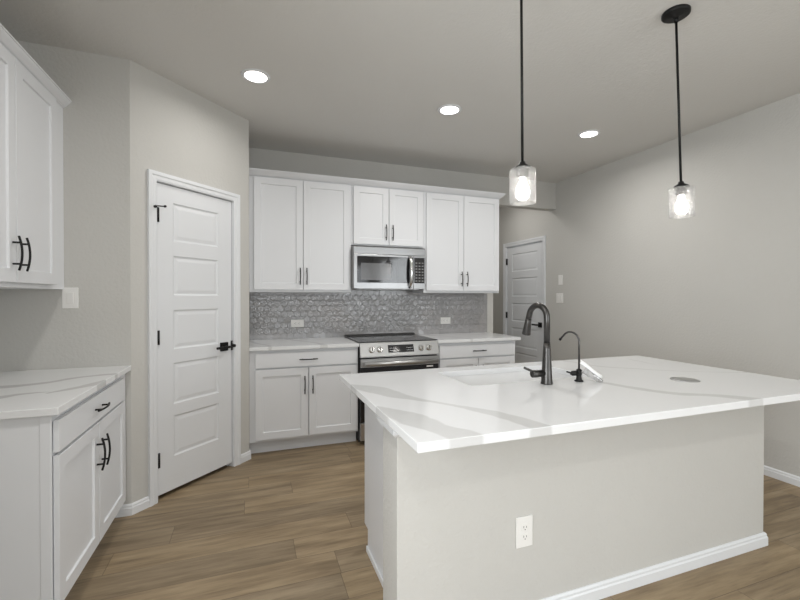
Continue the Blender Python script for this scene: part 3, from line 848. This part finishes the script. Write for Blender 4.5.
hn = MB().tube([hl*.015 + Z3*.052, hl*.050 + Z3*.052, hl*.052 + Z3*.052, hl*.082 + Z3*.052, hl*.085+Z3*.052], [.0165, .0165, .0180, .0180, .016], 20).build('handle_hub', M_BRONZE, fa)
MB().tube([hl*.070 + Z3*.058, hl*.090 + Z3*.068, hl*.128 + Z3*.084], [.0062, .0062, .0056], 12).build('lever', M_BRONZE, hn)

GX, GY = 1.536, 1.625
fw = thing('filtered_water_faucet', 'slim black gooseneck water filter tap right of the kitchen faucet', 'faucet', (GX, GY, .9142))
MB().lathe([(0, 0), (.021, 0), (.021, .004), (.014, .009), (.012, .030), (.014, .034), (.014, .055), (.009, .062), (.0, .062)], (0, 0, 0), 'z', 22).build('base', M_BLACK, fw)
arc = [Vector((0, 0, .060)), Vector((0, 0, .18))]; rad = .042
gd = Vector((-.50, .86, 0)).normalized()
for i in range(1, 13):
    a = PI*i/13*.86
    arc.append(gd*(rad - rad*math.cos(a)) + Z3*(.195 + rad*math.sin(a)*1.15))
arc.append(arc[-1] + (arc[-1]-arc[-2]).normalized()*.022)
MB().tube(arc, .0048, 12).build('spout', M_BRONZE, fw)
MB().tube([arc[-1], arc[-1] + (arc[-1]-arc[-2]).normalized()*.010], .0062, 12).build('outlet_tip', M_BLACK, fw)
MB().tube([hl*.012 + Z3*.042, hl*.040 + Z3*.042, hl*.042+Z3*.042, hl*.050+Z3*.042], [.0125, .0125, .010, .007], 16).tube([hl*.046+Z3*.044, hl*.074+Z3*.052], .0044, 10).build('lever', M_BLACK, fw)

# clear sleeve with a white strip, leaning on the tap
a = Vector((1.508, 1.598, 1.006)); b = Vector((1.634, 1.578, .9195))
ax = (b-a).normalized(); nrm = Vector((-.25, -1, .25)); nrm = (nrm - ax*nrm.dot(ax)).normalized(); side = nrm.cross(ax).normalized()
if side.z < 0: side = -side
sl = thing('plastic_sleeve', 'crumpled clear plastic sleeve with white strip leaning on the filter tap', 'packaging', tuple(a))
L = (b-a).length
def sheet(profile, s0, s1, th, n=10):
    mb = MB(); vs = []; k = len(profile)
    for i in range(n+1):
        s = s0 + (s1-s0)*i/n
        for (u, w) in profile:
            vs.append(ax*s + side*u*(1+.12*math.sin(s*40)) + nrm*(w + .0012*math.sin(s*55+u*60)))
    fs = [(i*k+j, i*k+j+1, (i+1)*k+j+1, (i+1)*k+j) for i in range(n) for j in range(k-1)]
    mb.add(vs, fs, True); return mb
for nm, pr, mat_, s0, s1 in (('white_strip', [(.004, .006), (.008, .008), (.014, .008), (.020, .005), (.024, .0)], M_CARD, 0, L*.92),
                             ('clear_film', [(-.022, -.004), (-.020, .003), (-.012, .0075), (-.003, .009), (.003, .0075)], M_PLASTIC, L*.22, L)):
    o = sheet(pr, s0, s1, 0).build(nm, mat_, sl, normals=False)
    m = o.modifiers.new('thickness', 'SOLIDIFY'); m.thickness = .0012; m.offset = 0

po = thing('pop_up_outlet', 'round satin grey cover set flush in the island countertop', 'outlet cover', (2.069, 1.472, .9142))
MB().lathe([(0, 0), (.056, 0), (.056, .002), (.053, .004), (0, .004)], (0, 0, 0), 'z', 36).build('cap', M_DISC, po)
MB().lathe([(.0565, 0), (.0635, 0), (.0635, .0025), (.0565, .003)], (0, 0, 0), 'z', 36, ring=True).build('rim', M_STEEL, po)

# ------------------------------------------------------------------ ceiling lights
dl = None
for (x, y), lab in zip(KITCHEN_LAMPS, ('round lit recessed ceiling light nearest the pantry door', 'middle round lit recessed ceiling light, above the range aisle', 'round lit recessed ceiling light nearest the right wall')):
    if dl is None:
        dl = thing('recessed_light', lab, 'ceiling light', (x, y, ZC), 0, 'recessed kitchen ceiling lights')
        MB().lathe([(.070, -.006), (.074, -.008), (.090, -.005), (.093, -.0005), (.070, -.0005)], (0, 0, 0), 'z', 40, ring=True).build('trim_ring', M_TRIM, dl)
        MB().lathe([(0, -.0055), (.0695, -.0055), (.0695, -.001), (0, -.001)], (0, 0, 0), 'z', 40).build('diffuser', M_LED, dl)
    else:
        c = copy_tree(dl); c.location = (x, y, ZC); c['label'] = lab

def pendant(loc, lean, drop, label):
    """loc = ceiling point; the stem hangs a little out of plumb"""
    t = thing('pendant_light', label, 'pendant light', loc, 0, 'glass pendants over the island')
    MB().lathe([(0, -.030), (.012, -.030), (.014, -.022), (.055, -.020), (.063, -.014), (.063, -.0005), (0, -.0005)], (0, 0, 0), 'z', 36).build('canopy', M_BLACK, t)
    fw_ = Vector((math.cos(YAW), -math.sin(YAW), 0))
    d = (Vector((0, 0, -1)) + fw_*math.tan(lean)).normalized()
    rot = Vector((0, 0, -1)).rotation_difference(d)
    top = d*.026; zs = drop
    MB().tube([top, d*zs], .0058, 12).build('stem', M_BLACK, t)
    MB().tube([d*.024, d*.050], .0095, 12).build('swivel', M_BLACK, t)
    def hang(mb, nm, mat, par=None):
        o = mb.build(nm, mat, par or t)
        if par is None: o.location = d*zs; o.rotation_mode = 'QUATERNION'; o.rotation_quaternion = rot
        return o
    hang(MB().lathe([(0, .012), (.012, .012), (.014, .002), (.034, -.010), (.036, -.018), (0, -.018)], (0, 0, 0), 'z', 28), 'fitter_cap', M_BLACK)
    sock = hang(MB().lathe([(0, -.0225), (.026, -.0225), (.026, -.052), (.018, -.056), (0, -.056)], (0, 0, 0), 'z', 24), 'socket', M_BRONZE)
    sh = hang(MB().lathe([(.028, -.0195), (.0525, -.0195), (.0560, -.023), (.0560, -.164), (.0552, -.166), (.0535, -.166), (.0528, -.025), (.028, -.0235)], (0, 0, 0), 'z', 40, ring=True), 'glass_shade', M_GLASS)
    bu = MB().lathe([(0, -.0565), (.013, -.0565), (.014, -.075), (.022, -.092), (.029, -.108), (.030, -.120), (.026, -.138), (.015, -.150), (0, -.154)], (0, 0, 0), 'z', 24)
    hang(bu, 'bulb', M_BULB)
    p = bpy.data.lights.new('pendant_bulb', 'POINT'); p.energy = 4; p.color = WARM; p.shadow_soft_size = .034
    po_ = bpy.data.objects.new('pendant_bulb_light', p); COL.objects.link(po_)
    po_.location = Vector(loc) + d*(zs + .118)
    return t
pendant((1.098, 1.505, ZC), .010, .867, 'glass pendant light over the island, left one, above the faucet')
pendant((2.024, 1.498, ZC), .036, .866, 'glass pendant light over the island, right one, against the bare wall')
